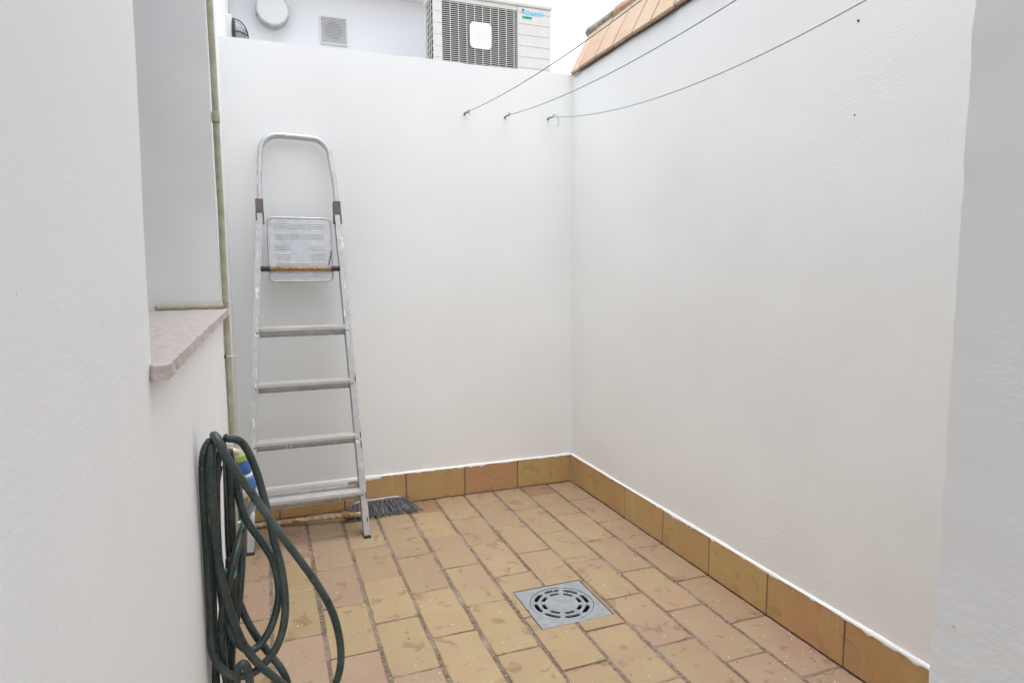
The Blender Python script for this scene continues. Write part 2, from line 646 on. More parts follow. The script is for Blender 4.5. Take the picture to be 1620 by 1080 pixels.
# ------------------------------------------------------------------ yard walls
bm = B()
gridwall(bm, (0, 0.008, 0), (1, 0, 0), (0, 0, 1), stops(XW - .03, 0.03, 0.04), stops(-0.05, HW, 0.04))
gridwall(bm, (0, 0.008, HW), (1, 0, 0), (0, 1, 0), stops(XW - .03, 0.03, 0.04), [0, 0.05, 0.10, 0.16])
gridwall(bm, (0, 0.168, 0), (1, 0, 0), (0, 0, 1), [XW - .03, 0.03], [-0.05, HW])
bmesh.ops.remove_doubles(bm, verts=bm.verts[:], dist=0.001)
for v in bm.verts:
    p = v.co.copy()
    v.co.y += wob(p, 2.2, 0.004, 1) + wob(p, 14, 0.0009, 4)
    if p.z > HW - 0.01:
        v.co.z += wob(p, 5, 0.004, 2) + wob(p, 25, 0.0025, 9)
back_wall = tag(mesh_obj('back_wall', bm, 'white_plaster', smooth=True),
                'white plastered wall behind the ladder, closing the far end of the yard', 'wall')
md = back_wall.modifiers.new('edge', 'EDGE_SPLIT')
md.split_angle = R(40)

bm = B()
gridwall(bm, (0.008, 0, 0), (0, 1, 0), (0, 0, 1), stops(YD - .02, 0.01, 0.04), stops(-0.05, HW - 0.003, 0.04))
gridwall(bm, (0.008, 0, HW - 0.003), (0, 1, 0), (1, 0, 0), stops(YD - .02, 0.01, 0.04), [0, 0.05, 0.17])
gridwall(bm, (0.178, 0, 0), (0, 1, 0), (0, 0, 1), [YD - .02, 0.01], [-0.05, HW - 0.003])
# core under the coping tiles
prism(bm, [(0.018, 0.004, HW - .02), (0.16, 0.004, HW - .02), (0.135, 0.004, HW + .17), (0.105, 0.004, HW + .17)], (0, YD, 0))
bmesh.ops.remove_doubles(bm, verts=bm.verts[:], dist=0.001)
for v in bm.verts:
    p = v.co.copy()
    if p.x < 0.0081:
        v.co.x += wob(p, 2.0, 0.004, 21) + wob(p, 12, 0.0012, 24)
right_wall = tag(mesh_obj('side_wall', bm, 'white_plaster', smooth=True),
                 'long white plastered wall on the right, topped with sloping clay tiles', 'wall')
for p in right_wall.data.polygons:
    p.use_smooth = abs(p.normal.x) > 0.9 and p.center.x < 0.05

# skirting tiles with the paint bead above them
SKC = [(0.57, 0.385, 0.18), (0.55, 0.36, 0.165), (0.58, 0.405, 0.19), (0.54, 0.37, 0.18), (0.56, 0.36, 0.175)]
for wall, nrm_axis in ((back_wall, 'y'), (right_wall, 'x')):
    js = [0, .296, .574, .864, 1.15, 1.431, 1.60] if nrm_axis == 'y' else [0, .256, .547, .842, 1.132, 1.421, 1.715, 2.005, 2.295, 2.60]
    for i, (a, c) in enumerate(zip(js, js[1:])):
        a, c = a + .0028, c - .0028
        if nrm_axis == 'y' and i == 0:
            a = 0.001
        bm = B()
        h = SK + rng.uniform(-.0025, .002)
        if nrm_axis == 'y':
            box(bm, (-(c - a) / 2, 0, 0), ((c - a) / 2, 0.03, h), 0.002, 1)
            loc = (-(a + c) / 2, rng.uniform(-.0012, .0012), 0.0015)
        else:
            box(bm, (0, -(c - a) / 2, 0), (0.03, (c - a) / 2, h), 0.002, 1)
            loc = (rng.uniform(-.0012, .0012), -(a + c) / 2, 0.0015)
        o = mesh_obj('skirting_tile', bm, 'skirting_tile', wall)
        o.location = loc
        col = rng.choice(SKC)
        if nrm_axis == 'y' and i == 1:
            col = (0.55, 0.335, 0.18)
        k = rng.uniform(0.94, 1.06)
        o.color = (col[0] * k * .88, col[1] * k * .88, col[2] * k * .88, 1)
    # mortar behind the joints
    bm = B()
    if nrm_axis == 'y':
        box(bm, (XW, 0.0035, 0), (0.0, 0.006, SK - .004))
    else:
        box(bm, (0.0035, YD, 0), (0.006, 0, SK - .004))
    mesh_obj('joint_mortar', bm, 'mortar', wall)
    # ragged bead of plaster and paint lying on the tile tops
    bm = B()
    L = 1.585 if nrm_axis == 'y' else 2.6
    n = int(L / 0.006)
    prev = None
    for i in range(n + 1):
        s = L * i / n
        p = Vector((s, 0.3 if nrm_axis == 'y' else 7.3, 0))
        dn = 0.0015 + max(0, noise.noise(p * 9) * 0.008) + max(0, noise.noise(p * 45) - 0.1) * 0.010
        out = 0.0016 + noise.noise(p * 30) * 0.0009
        if nrm_axis == 'y' and s > 0.98:
            dn += 0.010 + 0.012 * max(0, noise.noise(p * 6 + Vector((4, 0, 0)))) + (0.014 if s > 1.13 else 0)
        up = 0.006 + noise.noise(p * 12 + Vector((0, 9, 0))) * 0.004
        prof = [(out * 0.3, SK - dn), (out, SK - dn + .0025), (out * 0.8, SK + .001), (-.003, SK + .005), (-.0095, SK + up)]
        ring = [bm.verts.new((-s, -d, z) if nrm_axis == 'y' else (-d, -s, z)) for d, z in prof]
        if prev:
            for k in range(len(prof) - 1):
                bm.faces.new((prev[k], prev[k + 1], ring[k + 1], ring[k]))
        prev = ring
    mesh_obj('plaster_bead', bm, 'white_plaster', wall, smooth=True)

# coping tiles and ridge
SL0, SL1 = Vector((-0.009, 0, HW + .001)), Vector((0.098, 0, HW + .205))
sl = (SL1 - SL0)
sln = sl.normalized()
sno = Vector((-sln.z, 0, sln.x))
y = 0.012
edges = [0.0, -0.095, -0.254, -0.413, -0.573, -0.711, -0.863, -1.015, -1.17, -1.325, -1.48, -1.635, -1.79, -1.945, -2.1, -2.255, -2.41, -2.58]
CC = [(0.53, 0.40, 0.29), (0.55, 0.425, 0.32), (0.52, 0.39, 0.28), (0.54, 0.405, 0.30)]
for i, (a, c) in enumerate(zip(edges, edges[1:])):
    bm = B()
    wd = a - c - .011
    d = rng.uniform(-.004, .002)
    Mx = Matrix((sln, Vector((0, 1, 0)), sno)).transposed().to_4x4()
    box(bm, (d, -wd / 2, -.007), (sl.length + d, wd / 2, .007), 0.0025, 1)
    for v in bm.verts:
        v.co += Vector((0, 0, wob(v.co + Vector((i, 0, 0)), 9, .0015)))
    o = mesh_obj('coping_tile', bm, 'coping_tile', right_wall)
    o.matrix_world = Matrix.Translation(SL0 + Vector((0, (a + c) / 2, 0))) @ Mx @ Matrix.Rotation(rng.uniform(-.012, .012), 4, 'Z')
    col = rng.choice(CC)
    o.color = (*col, 1)
bm = B()
prism(bm, [(SL0 + sno * -.008)[:], (SL0 + sln * .225 + sno * -.008)[:], (SL0 + sln * .225 + sno * -.013)[:], (SL0 + sno * -.013)[:]], (0, -2.58, 0))
mesh_obj('coping_mortar', bm, 'dark_grout', right_wall)
y = 0.006
for i in range(9):
    L = 0.285
    bm = B()
    n = 9
    rings = []
    for yy in (0, -0.02, -L / 2, -L):
        r = 0.040 + (0.005 if yy > -0.03 else 0)
        ro, ri = [], []
        for k in range(n):
            a = R(-35) + (R(250)) * k / (n - 1)
            ro.append(bm.verts.new((0.118 + math.cos(a) * r, y + yy, HW + .208 + math.sin(a) * r * .75)))
        rings.append(ro)
    for a, c in zip(rings, rings[1:]):
        for k in range(n - 1):
            bm.faces.new((a[k], a[k + 1], c[k + 1], c[k]))
    bm.faces.new(rings[0])
    bm.faces.new(rings[-1][::-1])
    uneven(bm, .003, 14, i * 3.1)
    mesh_obj('ridge_tile', bm, 'ridge_grey' if i == 0 else 'ridge_clay', right_wall, smooth=False)
    y -= L - 0.012

# small anchors left in the side wall
for (yy, zz, r) in ((-1.655, 1.7236, .003), (-1.658, 1.489, .002)):
    bm = B()
    lathe(bm, [(0, r), (.004, r * 1.05), (.0045, r * .4)], (0.010, yy, zz), (-1, 0, 0), 10)
    mesh_obj('wall_plug', bm, 'dark_debris', right_wall)

# ------------------------------------------------------------------ house wall with the window recess
H2 = 2.85
bm = B()
zs = stops(-0.05, H2, 0.045, (SILL - .022, 2.55))
ys = stops(-3.6, 1.40, 0.045, (JN, JF))
hole = lambda u, v: JN < u < JF and SILL - .022 < v < 2.55
gridwall(bm, (XW, 0, 0), (0, 1, 0), (0, 0, 1), ys, zs, hole)
ds = stops(-0.32, 0, 0.04)
zz = [z for z in zs if SILL - .03 < z < 2.56]
yy = [q for q in ys if JN - .001 <= q <= JF + .001]
for yj in (JN, JF):
    gridwall(bm, (XW, yj, 0), (1, 0, 0), (0, 0, 1), ds, zz)
for zj in (SILL - .022, 2.55):
    gridwall(bm, (XW, 0, zj), (1, 0, 0), (0, 1, 0), ds, yy)
gridwall(bm, (XW - .32, 0, 0), (0, 1, 0), (0, 0, 1), yy, zz)
gridwall(bm, (XW, 0, H2), (1, 0, 0), (0, 1, 0), [-.45, -.2, 0], ys)
gridwall(bm, (XW - .45, 0, 0), (0, 1, 0), (0, 0, 1), [-3.6, 1.4], [-.05, H2])
bmesh.ops.remove_doubles(bm, verts=bm.verts[:], dist=0.001)
for v in bm.verts:
    p = v.co.copy()
    v.co.x += wob(p, 2.0, 0.0025, 31) + wob(p, 12, 0.0006, 33)
    if abs(p.y - JN) < .001 and SILL - .03 < p.z < 2.56:
        v.co.y += (p.z - .97) * 0.075 - .012 + wob(p, 11, .003, 35)
    if abs(p.y - JF) < .001 and SILL - .03 < p.z < 2.56:
        v.co.y += wob(p, 9, .006, 36)
house_wall = tag(mesh_obj('house_wall', bm, 'house_plaster', smooth=True),
                 'near white house wall on the left with a deep window recess', 'wall')
md = house_wall.modifiers.new('edge', 'EDGE_SPLIT')
md.split_angle = R(40)

# sill of rough stone
bm = B()
gridwall(bm, (0, 0, SILL), (1, 0, 0), (0, 1, 0), stops(XW - .315, XW + .021, .016), stops(JN - .028, JF - .002, .02))
r = bmesh.ops.extrude_face_region(bm, geom=bm.faces[:])
for v in r['geom']:
    if isinstance(v, bmesh.types.BMVert):
        v.co.z -= 0.0185
bmesh.ops.recalc_face_normals(bm, faces=bm.faces[:])
for v in bm.verts:
    p = v.co.copy()
    if p.y < JN + .001 and p.x < XW - .002:
        v.co.y = JN + .002
    v.co += Vector((wob(p, 55, .0042, 1) if p.x > XW else 0, wob(p, 40, .0022, 2), wob(p, 45, .0020, 3) + wob(p, 6, .001, 5)))
mesh_obj('window_sill', bm, 'sill_stone', house_wall)

# window deep in the recess
fx = XW - .305
bm = B()
for lo, hi in (((fx, JN + .012, SILL + .004), (fx + .045, JN + .062, 2.545)), ((fx, JF - .062, SILL + .004), (fx + .045, JF - .012, 2.545)),
               ((fx, JN + .062, SILL + .004), (fx + .045, JF - .062, SILL + .055)), ((fx, JN + .062, 2.49), (fx + .045, JF - .062, 2.545)),
               ((fx, (JN + JF) / 2 - .04, SILL + .055), (fx + .045, (JN + JF) / 2 + .04, 2.49))):
    box(bm, lo, hi, .003)
win = mesh_obj('window', bm, 'window_paint', house_wall)
for a, c in ((JN + .062, (JN + JF) / 2 - .04), ((JN + JF) / 2 + .04, JF - .062)):
    bm = B()
    box(bm, (fx + .018, a, SILL + .055), (fx + .026, c, 2.49))
    mesh_obj('pane', bm, 'glass_pane', win)

# ------------------------------------------------------------------ doorway wall beside the camera
bm = B()
zs = stops(-0.05, 2.45, 0.012)
gridwall(bm, (XJ, 0, 0), (0, 1, 0), (0, 0, 1), stops(-3.6, YD, .03), zs)
gridwall(bm, (0, YD, 0), (1, 0, 0), (0, 0, 1), stops(XJ, 0.2, .03), zs)
gridwall(bm, (0, 0, 2.45), (1, 0, 0), (0, 1, 0), stops(XJ, 0.2, .1), stops(-3.6, YD, .1))
gridwall(bm, (0.2, 0, 0), (0, 1, 0), (0, 0, 1), [-3.6, YD], [-.05, 2.45])
bmesh.ops.remove_doubles(bm, verts=bm.verts[:], dist=0.001)
for v in bm.verts:
    p = v.co.copy()
    if abs(p.x - XJ) < .001 and abs(p.y - YD) < .001:
        v.co.x += wob(p, 5, .0016, 51) + wob(p, 24, .0022, 52) + wob(p, 75, .0034, 53)
        v.co.y += wob(p, 18, .001, 54)
    else:
        v.co += Vector((wob(p, 3, .002, 55) + wob(p, 20, .0008, 57), wob(p, 3, .002, 56), 0))
box(bm, (XW + .002, YD - .62, 2.10), (XJ - .004, YD - .004, 2.45))  # unseen lintel over the doorway, added and deepened to darken the jamb
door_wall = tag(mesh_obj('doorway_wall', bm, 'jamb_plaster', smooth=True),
                'grey white plaster door jamb with a ragged edge, close to the camera on the right', 'wall')
md = door_wall.modifiers.new('edge', 'EDGE_SPLIT')
md.split_angle = R(45)

# ------------------------------------------------------------------ neighbour beyond the back wall
YN = 1.36
bm = B()
box(bm, (XW + .003, 0.17, -0.1), (1.2, YN + .3, 2.0))
struct(mesh_obj('neighbour_terrace', bm, 'terrace_concrete'))
nb = empty('neighbour_building', 'pale bluish white building with roof overhang beyond the back wall', 'building', (-1, YN, 2.0))
nb.location = (0, 0, 0)
bm = B()
box(bm, (XW + .002, YN, 2.0), (-.26, YN + .2, 2.82))
mesh_obj('wall', bm, 'neighbour_plaster', nb)
bm = B()
box(bm, (XW + .002, YN - .22, 2.822), (-.22, YN + .22, 3.0), .006)
mesh_obj('roof_slab', bm, 'neighbour_plaster', nb)


def at(px, py, Y):
    """world point on the plane y=Y seen in the photo at (px,py)"""
    d = _f + _r2 * ((px - 810) / FPX) - _u2 * ((py - 540) / FPX)
    return CAM + d * ((Y - CAM.y) / d.y)


# round vent cap
pc = at(431, 16, YN - .07)
vent = empty('round_vent', 'round white vent cap with grey metal rim on the pale wall', 'vent', (pc.x, YN, pc.z))
bm = B()
rr = 0.094
lathe(bm, [(0, rr * .93), (.02, rr), (.075, rr), (.079, rr * .985)], (0, 0, 0), (0, -1, 0), 40)
o = mesh_obj('rim', bm, 'vent_metal', vent)
bm = B()
lathe(bm, [(.0795, rr * .93), (.083, rr * .925), (.086, rr * .88), (.087, rr * .5)], (0, 0, 0), (0, -1, 0), 40)
mesh_obj('cover', bm, 'ac_white', vent)
for a in (R(20), R(200), R(110)):
    bm = B()
    box(bm, (math.cos(a) * rr - .006, -.06, math.sin(a) * rr - .004), (math.cos(a) * rr + .006, -.02, math.sin(a) * rr + .004), .001)
    mesh_obj('clip', bm, 'vent_metal', vent)

# square louvred vent
pl, pr = at(506, 48, YN), at(549, 52, YN)
gw = pr.x - pl.x
gz = (pl.z + pr.z) / 2
gr = empty('louvred_vent', 'square white louvred vent grille on the pale wall, left of the air conditioner', 'vent', ((pl.x + pr.x) / 2, YN, gz))
bm = B()
h = gw / 2
for lo, hi in (((-h, -.014, -h), (-h + .007, 0, h)), ((h - .007, -.014, -h), (h, 0, h)), ((-h + .007, -.014, h - .007), (h - .007, 0, h)),
               ((-h + .007, -.014, -h), (h - .007, 0, -h + .007))):
    box(bm, lo, hi)
mesh_obj('frame', bm, 'ac_white', gr)
bm = B()
ns = 17
for i in range(ns):
    z = -h + .007 + (2 * h - .014) * (i + .5) / ns
    box(bm, (-h + .007, -.0035, -.0016), (h - .007, .0035, .0016), 0, 1, None, Matrix.Translation((0, -.008, z)) @ Matrix.Rotation(R(-20), 4, 'X'))
mesh_obj('louvres', bm, 'ac_white', gr)
bm = B()
lathe(bm, [(0, h * .66), (.002, h * .66)], (0, -.0015, 0), (0, -1, 0), 32)
mesh_obj('duct_shade', bm, 'black_plastic', gr)  # flat black disc painting the shade of the round duct opening
bm = B()
box(bm, (-h + .007, -.0012, -h + .007), (h - .007, 0, h - .007))
mesh_obj('backing', bm, 'ac_white', gr)

# bulkhead lamp on the side wall of the terrace
LY = 0.95
lc = at(368.5, 57, LY)
lamp = empty('bulkhead_lamp', 'small dark guarded bulkhead lamp on the white side wall above the back wall', 'lamp', (XW, LY, lc.z))
off = lc.x - XW
bm = B()
box(bm, (-.01, -.075, -.06), (off, .075, .085), .004)
mesh_obj('mount_block', bm, 'window_paint', lamp)
bm = B()
lathe(bm, [(off, .088), (off + .008, .090), (off + .012, .080)], (0, 0, 0), (1, 0, 0), 28)
mesh_obj('base', bm, 'lamp_guard', lamp)
bm = B()
lathe(bm, [(off + .012 + .056 * math.sin(a), .074 * math.cos(a)) for a in [R(x) for x in range(0, 91, 10)]], (0, 0, 0), (1, 0, 0), 28)
mesh_obj('glass_dome', bm, 'lamp_grey', lamp, smooth=True)
bm = B()
for ang in (0, 60, 120):
    u = Vector((0, math.cos(R(ang)), math.sin(R(ang))))
    tube(bm, [Vector((off + .010 + .066 * math.sin(R(t)), 0, 0)) + u * .085 * math.cos(R(t)) for t in range(0, 181, 12)], .0032, 6)
mesh_obj('wire_guard', bm, 'lamp_guard', lamp)

# ------------------------------------------------------------------ air conditioner
AY = 0.78
aL, aR = at(686, 60, AY).x, at(872, 60, AY).x
aT = at(866, 9.5, AY).z
AW, AH, AD = aR - aL, 0.55, 0.21
ac = empty('air_conditioner', 'cream outdoor air conditioner unit standing behind the back wall', 'air conditioner', (aL, AY, aT - AH))
gl = at(700, 60, AY).x - aL
grr = at(819, 60, AY).x - aL
bm = B()
# right hand panel, corner post, top and bottom rails, back
box(bm, (grr, 0, .02), (AW, AD, AH - .025), .008, 2)
box(bm, (0, 0, .02), (gl, .022, AH - .025), .004, 2)
box(bm, (gl, .004, AH - .05), (grr, AD, AH - .0265))
box(bm, (gl, .004, .02), (grr, AD, .05))
box(bm, (.0, AD - .02, .02), (gl, AD, AH - .025), .003)
mesh_obj('casing', bm, 'ac_cream', ac)
bm = B()
box(bm, (-.006, -.006, AH - .0248), (AW + .006, AD + .004, AH), .007, 2)
mesh_obj('lid', bm, 'ac_cream', ac)
for x in (.06, AW - .14):
    bm = B()
    box(bm, (x, -.02, -.02), (x + .07, AD + .02, .0195), .003)
    mesh_obj('foot', bm, 'mount_grey', ac)
bm = B()
box(bm, (gl, .03, .05), (grr, AD, AH - .05))
mesh_obj('chamber_shade', bm, 'ac_dark', ac)  # black block painting the shade inside the unit behind the fan grille
bm = B()
nsl = 40
for i in range(nsl):
    z = .052 + (AH - .104) * (i + .5) / nsl
    box(bm, (gl, .003, z - .0013), (grr, .007, z + .0013))
nb_ = 9
for i in range(1, nb_ + 1):
    x = gl + (grr - gl) * (i / (nb_ + .45))
    box(bm, (x - .0014, .0012, .05), (x + .0014, .0095, AH - .05))
mesh_obj('fan_grille', bm, 'ac_cream', ac)
# raised grey strips painting the shade in the panel and post grooves
for i in range(6):
    z = aT - 0.06 - i * (at(850, 26, AY).z - at(850, 43.3, AY).z) - (aT - AH)
    for lo, hi in (((grr + .006, -.0008, z - .0012), (AW - .0065, .004, z + .0012)), ((.004, -.0008, z + .0048), (gl - .004, .004, z + .0072)),
                   ((AW - .006, .008, z - .0012), (AW + .0008, AD - .02, z + .0012))):
        bm = B()
        box(bm, lo, hi)
        mesh_obj('groove_shade', bm, 'mount_grey', ac)
# side grille over the coil
bm = B()
box(bm, (.014, .024, .03), (.02, AD - .022, AH - .03))
mesh_obj('coil', bm, 'ac_dark', ac)
bm = B()
for i in range(14):
    z = .03 + (AH - .06) * i / 13
    tube(bm, [(.004, .022, z), (.004, AD - .02, z)], .0028, 6)
for i in range(1, 4):
    yy = .022 + (AD - .042) * i / 4
    tube(bm, [(.002, yy, .025), (.002, yy, AH - .028)], .0028, 6)
mesh_obj('side_grille', bm, 'ac_cream', ac)
# rounded square plate in the middle of the fan grille
pcn = at(760.5, 57, AY)
bx, bz = pcn.x - aL, pcn.z - (aT - AH)
hs_, rr = 0.066, 0.028
poly = []
for cx, cz, a0 in ((1, 1, 0), (-1, 1, 90), (-1, -1, 180), (1, -1, 270)):
    for k in range(7):
        a = R(a0 + 15 * k)
        poly.append((bx + cx * (hs_ - rr) + math.cos(a) * rr, -.003, bz + cz * (hs_ * 1.12 - rr) + math.sin(a) * rr))
bm = B()
prism(bm, poly, (0, .005, 0))
bmesh.ops.recalc_face_normals(bm, faces=bm.faces[:])
mesh_obj('fan_plate', bm, 'ac_white', ac)
bm = B()
for i, wd in enumerate((.018, .034, .040, .022)):
    box(bm, (bx - wd, -.0036, bz + .028 - i * .018 - .0009), (bx + wd, -.0031, bz + .028 - i * .018 + .0009))
mesh_obj('plate_emboss', bm, 'ac_cream', ac)


def lettering(name, text, size, mat, loc, parent, shear=0.0):
    cu = bpy.data.curves.new(name, 'FONT')
    cu.body = text
    cu.size = size
    cu.extrude = .0004
    cu.shear = shear
    cu.offset = size * .012
    tmp = bpy.data.objects.new(name + '_tmp', cu)
    COL.objects.link(tmp)
    dg = bpy.context.evaluated_depsgraph_get()
    me = bpy.data.meshes.new_from_object(tmp.evaluated_get(dg))
    bpy.data.objects.remove(tmp)
    bpy.data.curves.remove(cu)
    me.materials.clear()
    me.materials.append(MATS[mat])
    o = bpy.data.objects.new(name, me)
    COL.objects.link(o)
    o.parent = parent
    o.location = loc
    o.rotation_euler = (R(90), 0, 0)
    return o


lp = at(827.5, 20.5, AY)
lx, lz = lp.x - aL, lp.z - (aT - AH)
lettering('lettering', 'DAIKIN', .034, 'logo_blue', (lx + .016, -.0012, lz - .010), ac, 0.2)
bm = B()
prism(bm, [(lx - .006, -.0016, lz + .019), (lx + .010, -.0016, lz + .019), (lx - .006, -.0016, lz + .004)], (0, .001, 0))
mesh_obj('emblem_dark', bm, 'logo_dark', ac)
bm = B()
prism(bm, [(lx + .0112, -.0016, lz + .018), (lx + .0112, -.0016, lz - .010), (lx - .003, -.0016, lz + .002)], (0, .001, 0))
mesh_obj('emblem_light', bm, 'logo_blue', ac)
bm = B()
box(bm, (lx - .006, -.0012, lz - .033), (lx + .058, -.0002, lz - .018))
mesh_obj('band', bm, 'logo_teal', ac)
lettering('band_lettering', 'INVERTER', .0125, 'logo_dark', (lx - .002, -.0018, lz - .030), ac)

# ------------------------------------------------------------------ floor drain
dcx, dcy = (DR[0] + DR[1]) / 2, (DR[2] + DR[3]) / 2
dh = (DR[1] - DR[0]) / 2 - .0015
drain = empty('floor_drain', 'square grey plastic floor drain with two rings of slots set in the tiles', 'drain', (dcx, dcy, -.0022))
NS = 96


def ring_pts(bm, r, z):
    return [bm.verts.new((math.cos(2 * math.pi * k / NS) * r, math.sin(2 * math.pi * k / NS) * r, z)) for k in range(NS)]


bm = B()
sq, sq2 = [], []
for k in range(NS):
    a = 2 * math.pi * k / NS
    cx, cy = math.cos(a), math.sin(a)
    t = dh / max(abs(cx), abs(cy))
    sq.append(bm.verts.new((cx * t, cy * t, .0008)))
    sq2.append(bm.verts.new((cx * t, cy * t, -.012)))
c0, c1 = ring_pts(bm, .1062, .0008), ring_pts(bm, .1062, -.006)
for k in range(NS):
    j = (k + 1) % NS
    bm.faces.new((sq[k], sq[j], c0[j], c0[k]))
    bm.faces.new((sq2[k], sq2[j], sq[j], sq[k]))
    bm.faces.new((c0[k], c0[j], c1[j], c1[k]))
mesh_obj('frame', bm, 'pvc_grey', drain)
bm = B()
radii = [.002, .03, .0555, .0585, .0655, .0685, .0785, .082, .0895, .093, .1022, .1045]
zt = .0008
rings = [ring_pts(bm, r, zt if r < .104 else zt - .0015) for r in radii]
low = ring_pts(bm, .1048, -.008)


def slot(i, k):
    ph = (k + 6 + .5) % 12          # 12 segments of 3.75 deg = 45 deg
    for a, c in ((2, 4), (6, 8)):
        if i in (a, a + 1, a + 2):
            half = 3.9 if i == a + 1 else 3.2
            lim = 4.6 if a == 6 else 4.4
            return abs(ph - 6) < (lim if i == a + 1 else lim - .8)
    return False


bm.faces.new(rings[0])
for i in range(len(radii) - 1):
    for k in range(NS):
        if slot(i, k):
            continue
        j = (k + 1) % NS
        bm.faces.new((rings[i][k], rings[i][j], rings[i + 1][j], rings[i + 1][k]))
r = bmesh.ops.extrude_edge_only(bm, edges=[e for e in bm.edges if e.is_boundary])
for g in r['geom']:
    if isinstance(g, bmesh.types.BMVert):
        g.co.z = -.005
for v in low:
    bm.verts.remove(v)
mesh_obj('grate', bm, 'pvc_grey', drain)
bm = B()
a, c = ring_pts(bm, .1062, -.006), ring_pts(bm, .095, -.11)
for k in range(NS):
    j = (k + 1) % NS
    bm.faces.new((a[k], a[j], c[j], c[k]))
bm.faces.new(c)
mesh_obj('sump', bm, 'ac_dark', drain)
# hole in the mortar bed for the sump
bmf = bmesh.new()
bmf.from_mesh(floor.data)
dead = [f_ for f_ in bmf.faces if abs(f_.calc_center_median().x - dcx) < .118 and abs(f_.calc_center_median().y - dcy) < .118]
bmesh.ops.delete(bmf, geom=dead, context='FACES')
bmf.to_mesh(floor.data)
bmf.free()

# ------------------------------------------------------------------ clothes lines
for k, (X, zh, sag, name_) in enumerate(((-.548, 1.816, .066, 'tight thin grey clothes line, leftmost of the three over the yard'),
                                         (-.348, 1.817, .082, 'grey clothes line between the leftmost and the slack one'),
                                         (-.126, 1.825, .142, 'slack grey clothes line nearest the side wall, its loose end curled at the hook'))):
    t = empty('clothes_line', name_, 'clothes line', (X, 0, zh), 'clothes lines strung across the yard')
    bm = B()
    y0, y1 = -.034, YD + .03
    pts = []
    for i in range(61):
        s = i / 60
        pts.append((0, y0 + (y1 - y0) * s, -4 * sag * s * (1 - s)))
    tube(bm, pts, .0017, 6)
    mesh_obj('wire', bm, 'steel_wire', t, smooth=True)
    for yy, sg in ((0, -1), (YD, 1)):
        bm = B()
        ypl = yy + (.010 if sg < 0 else -.004)
        lathe(bm, [(0, .0055), (.003, .006), (.0045, .004)], (0, ypl, 0), (0, sg, 0), 10)
        tube(bm, [(0, ypl, 0), (0, ypl + sg * .024, 0)], .0026, 8)
        pts = [(math.cos(R(a)) * .0085, ypl + sg * (.033 + math.sin(R(a)) * .0085), 0) for a in range(-90 * sg - 20, -90 * sg + 300, 20)]
        tube(bm, pts, .0022, 7)
        mesh_obj('hook', bm, 'hook_steel', t, smooth=True)
    bm = B()
    # turns of wire round the eye and the tail
    pts = [(math.cos(a * .9) * .0042, y0 - .006 - a * .0012, math.sin(a * .9) * .0042) for a in range(0, 22)]
    tube(bm, pts, .0013, 6)
    if k == 2:
        tail = [(0, -.045, .004), (.010, -.05, .010), (.022, -.05, .004), (.030, -.05, -.014), (.029, -.05, -.034), (.018, -.05, -.048)]
    elif k == 0:
        tail = [(0, -.045, 0), (.004, -.05, -.006), (.006, -.05, -.016)]
    else:
        tail = [(0, -.045, .002), (-.004, -.05, .010)]
    tube(bm, catmull(tail, 6), .0017, 6)
    mesh_obj('tail', bm, 'steel_wire', t, smooth=True)

# ------------------------------------------------------------------ stepladder
A0 = Vector((0, -.352, 0.0))
A1 = Vector((0, -.036, 1.68))
lu = (A1 - A0).normalized()           # up the ladder
ln = Vector((0, -lu.z, lu.y))         # out of the ladder towards the camera
LX = -1.32
lad = empty('stepladder', 'worn aluminium stepladder with hoop handle leaning folded against the back wall', 'ladder', (LX, A0.y, 0))


def LP(x, s, d=0.0):
    """ladder coordinates -> local to the empty"""
    p = A0 + lu * s + ln * d
    return Vector((x - LX, p.y - A0.y, p.z))


def lbox(bm, x0, x1, s0, s1, d0, d1, bev=0.0, sk0=0.0, sk1=0.0):
    """box in ladder coordinates; sk = x shift at s0 / s1"""
    vs = box(bm, (x0, s0, d0), (x1, s1, d1), bev)
    for v in vs:
        x, s, d = v.co
        t = (s - s0) / (s1 - s0)
        v.co = LP(x + sk0 * (1 - t) + sk1 * t, s, d)


SR = 1.385
xl0, xl1 = -1.5455, -1.4555
xr0, xr1 = -1.0975, -1.1480
for x0, x1, sgn in ((xl0, xl1, 1), (xr0, xr1, -1)):
    bm = B()
    # C profile: web outside, flanges front and back opening inwards
    lbox(bm, -.0125, .0125, .012, SR, -.004, 0, .0006, x0, x1)
    lbox(bm, -.0125, .0125, .012, SR, -.050, -.046, .0006, x0, x1)
    lbox(bm, (-.0125 if sgn > 0 else .0095), (-.0095 if sgn > 0 else .0125), .012, SR, -.0455, -.0045, 0, x0, x1)
    lbox(bm, (.0075 if sgn > 0 else -.0125), (.0125 if sgn > 0 else -.0075), .012, SR, -.0125, -.0045, 0, x0, x1)
    mesh_obj('rail', bm, 'aluminium', lad)
    bm = B()
    lbox(bm, -.0150, .0150, -.002, .0118, -.053, .0025, .002, x0, x0)
    mesh_obj('foot', bm, 'black_plastic', lad)
    bm = B()
    sh = x1
    lbox(bm, -.0152, .0152, SR - .028, SR + .030, -.040, .0032, .002, sh, sh)
    lbox(bm, -.0165, -.0110, SR - .060, SR - .0285, -.040, .0045, .0015, sh, sh)
    lbox(bm, .0110, .0165, SR - .068, SR - .0285, -.040, .0045, .0015, sh, sh)
    mesh_obj('coupler', bm, 'brown_plastic', lad)
    # folded rear leg right behind the rail
    bm = B()
    lbox(bm, -.010, .010, .014, 1.10, -.086, -.058, .002, x0, x0 + (x1 - x0) * 1.10 / SR)
    mesh_obj('rear_leg', bm, 'aluminium', lad)
    bm = B()
    lbox(bm, -.0115, .0115, .0, .0138, -.088, -.056, .002, x0, x0)
    mesh_obj('foot', bm, 'black_plastic', lad)
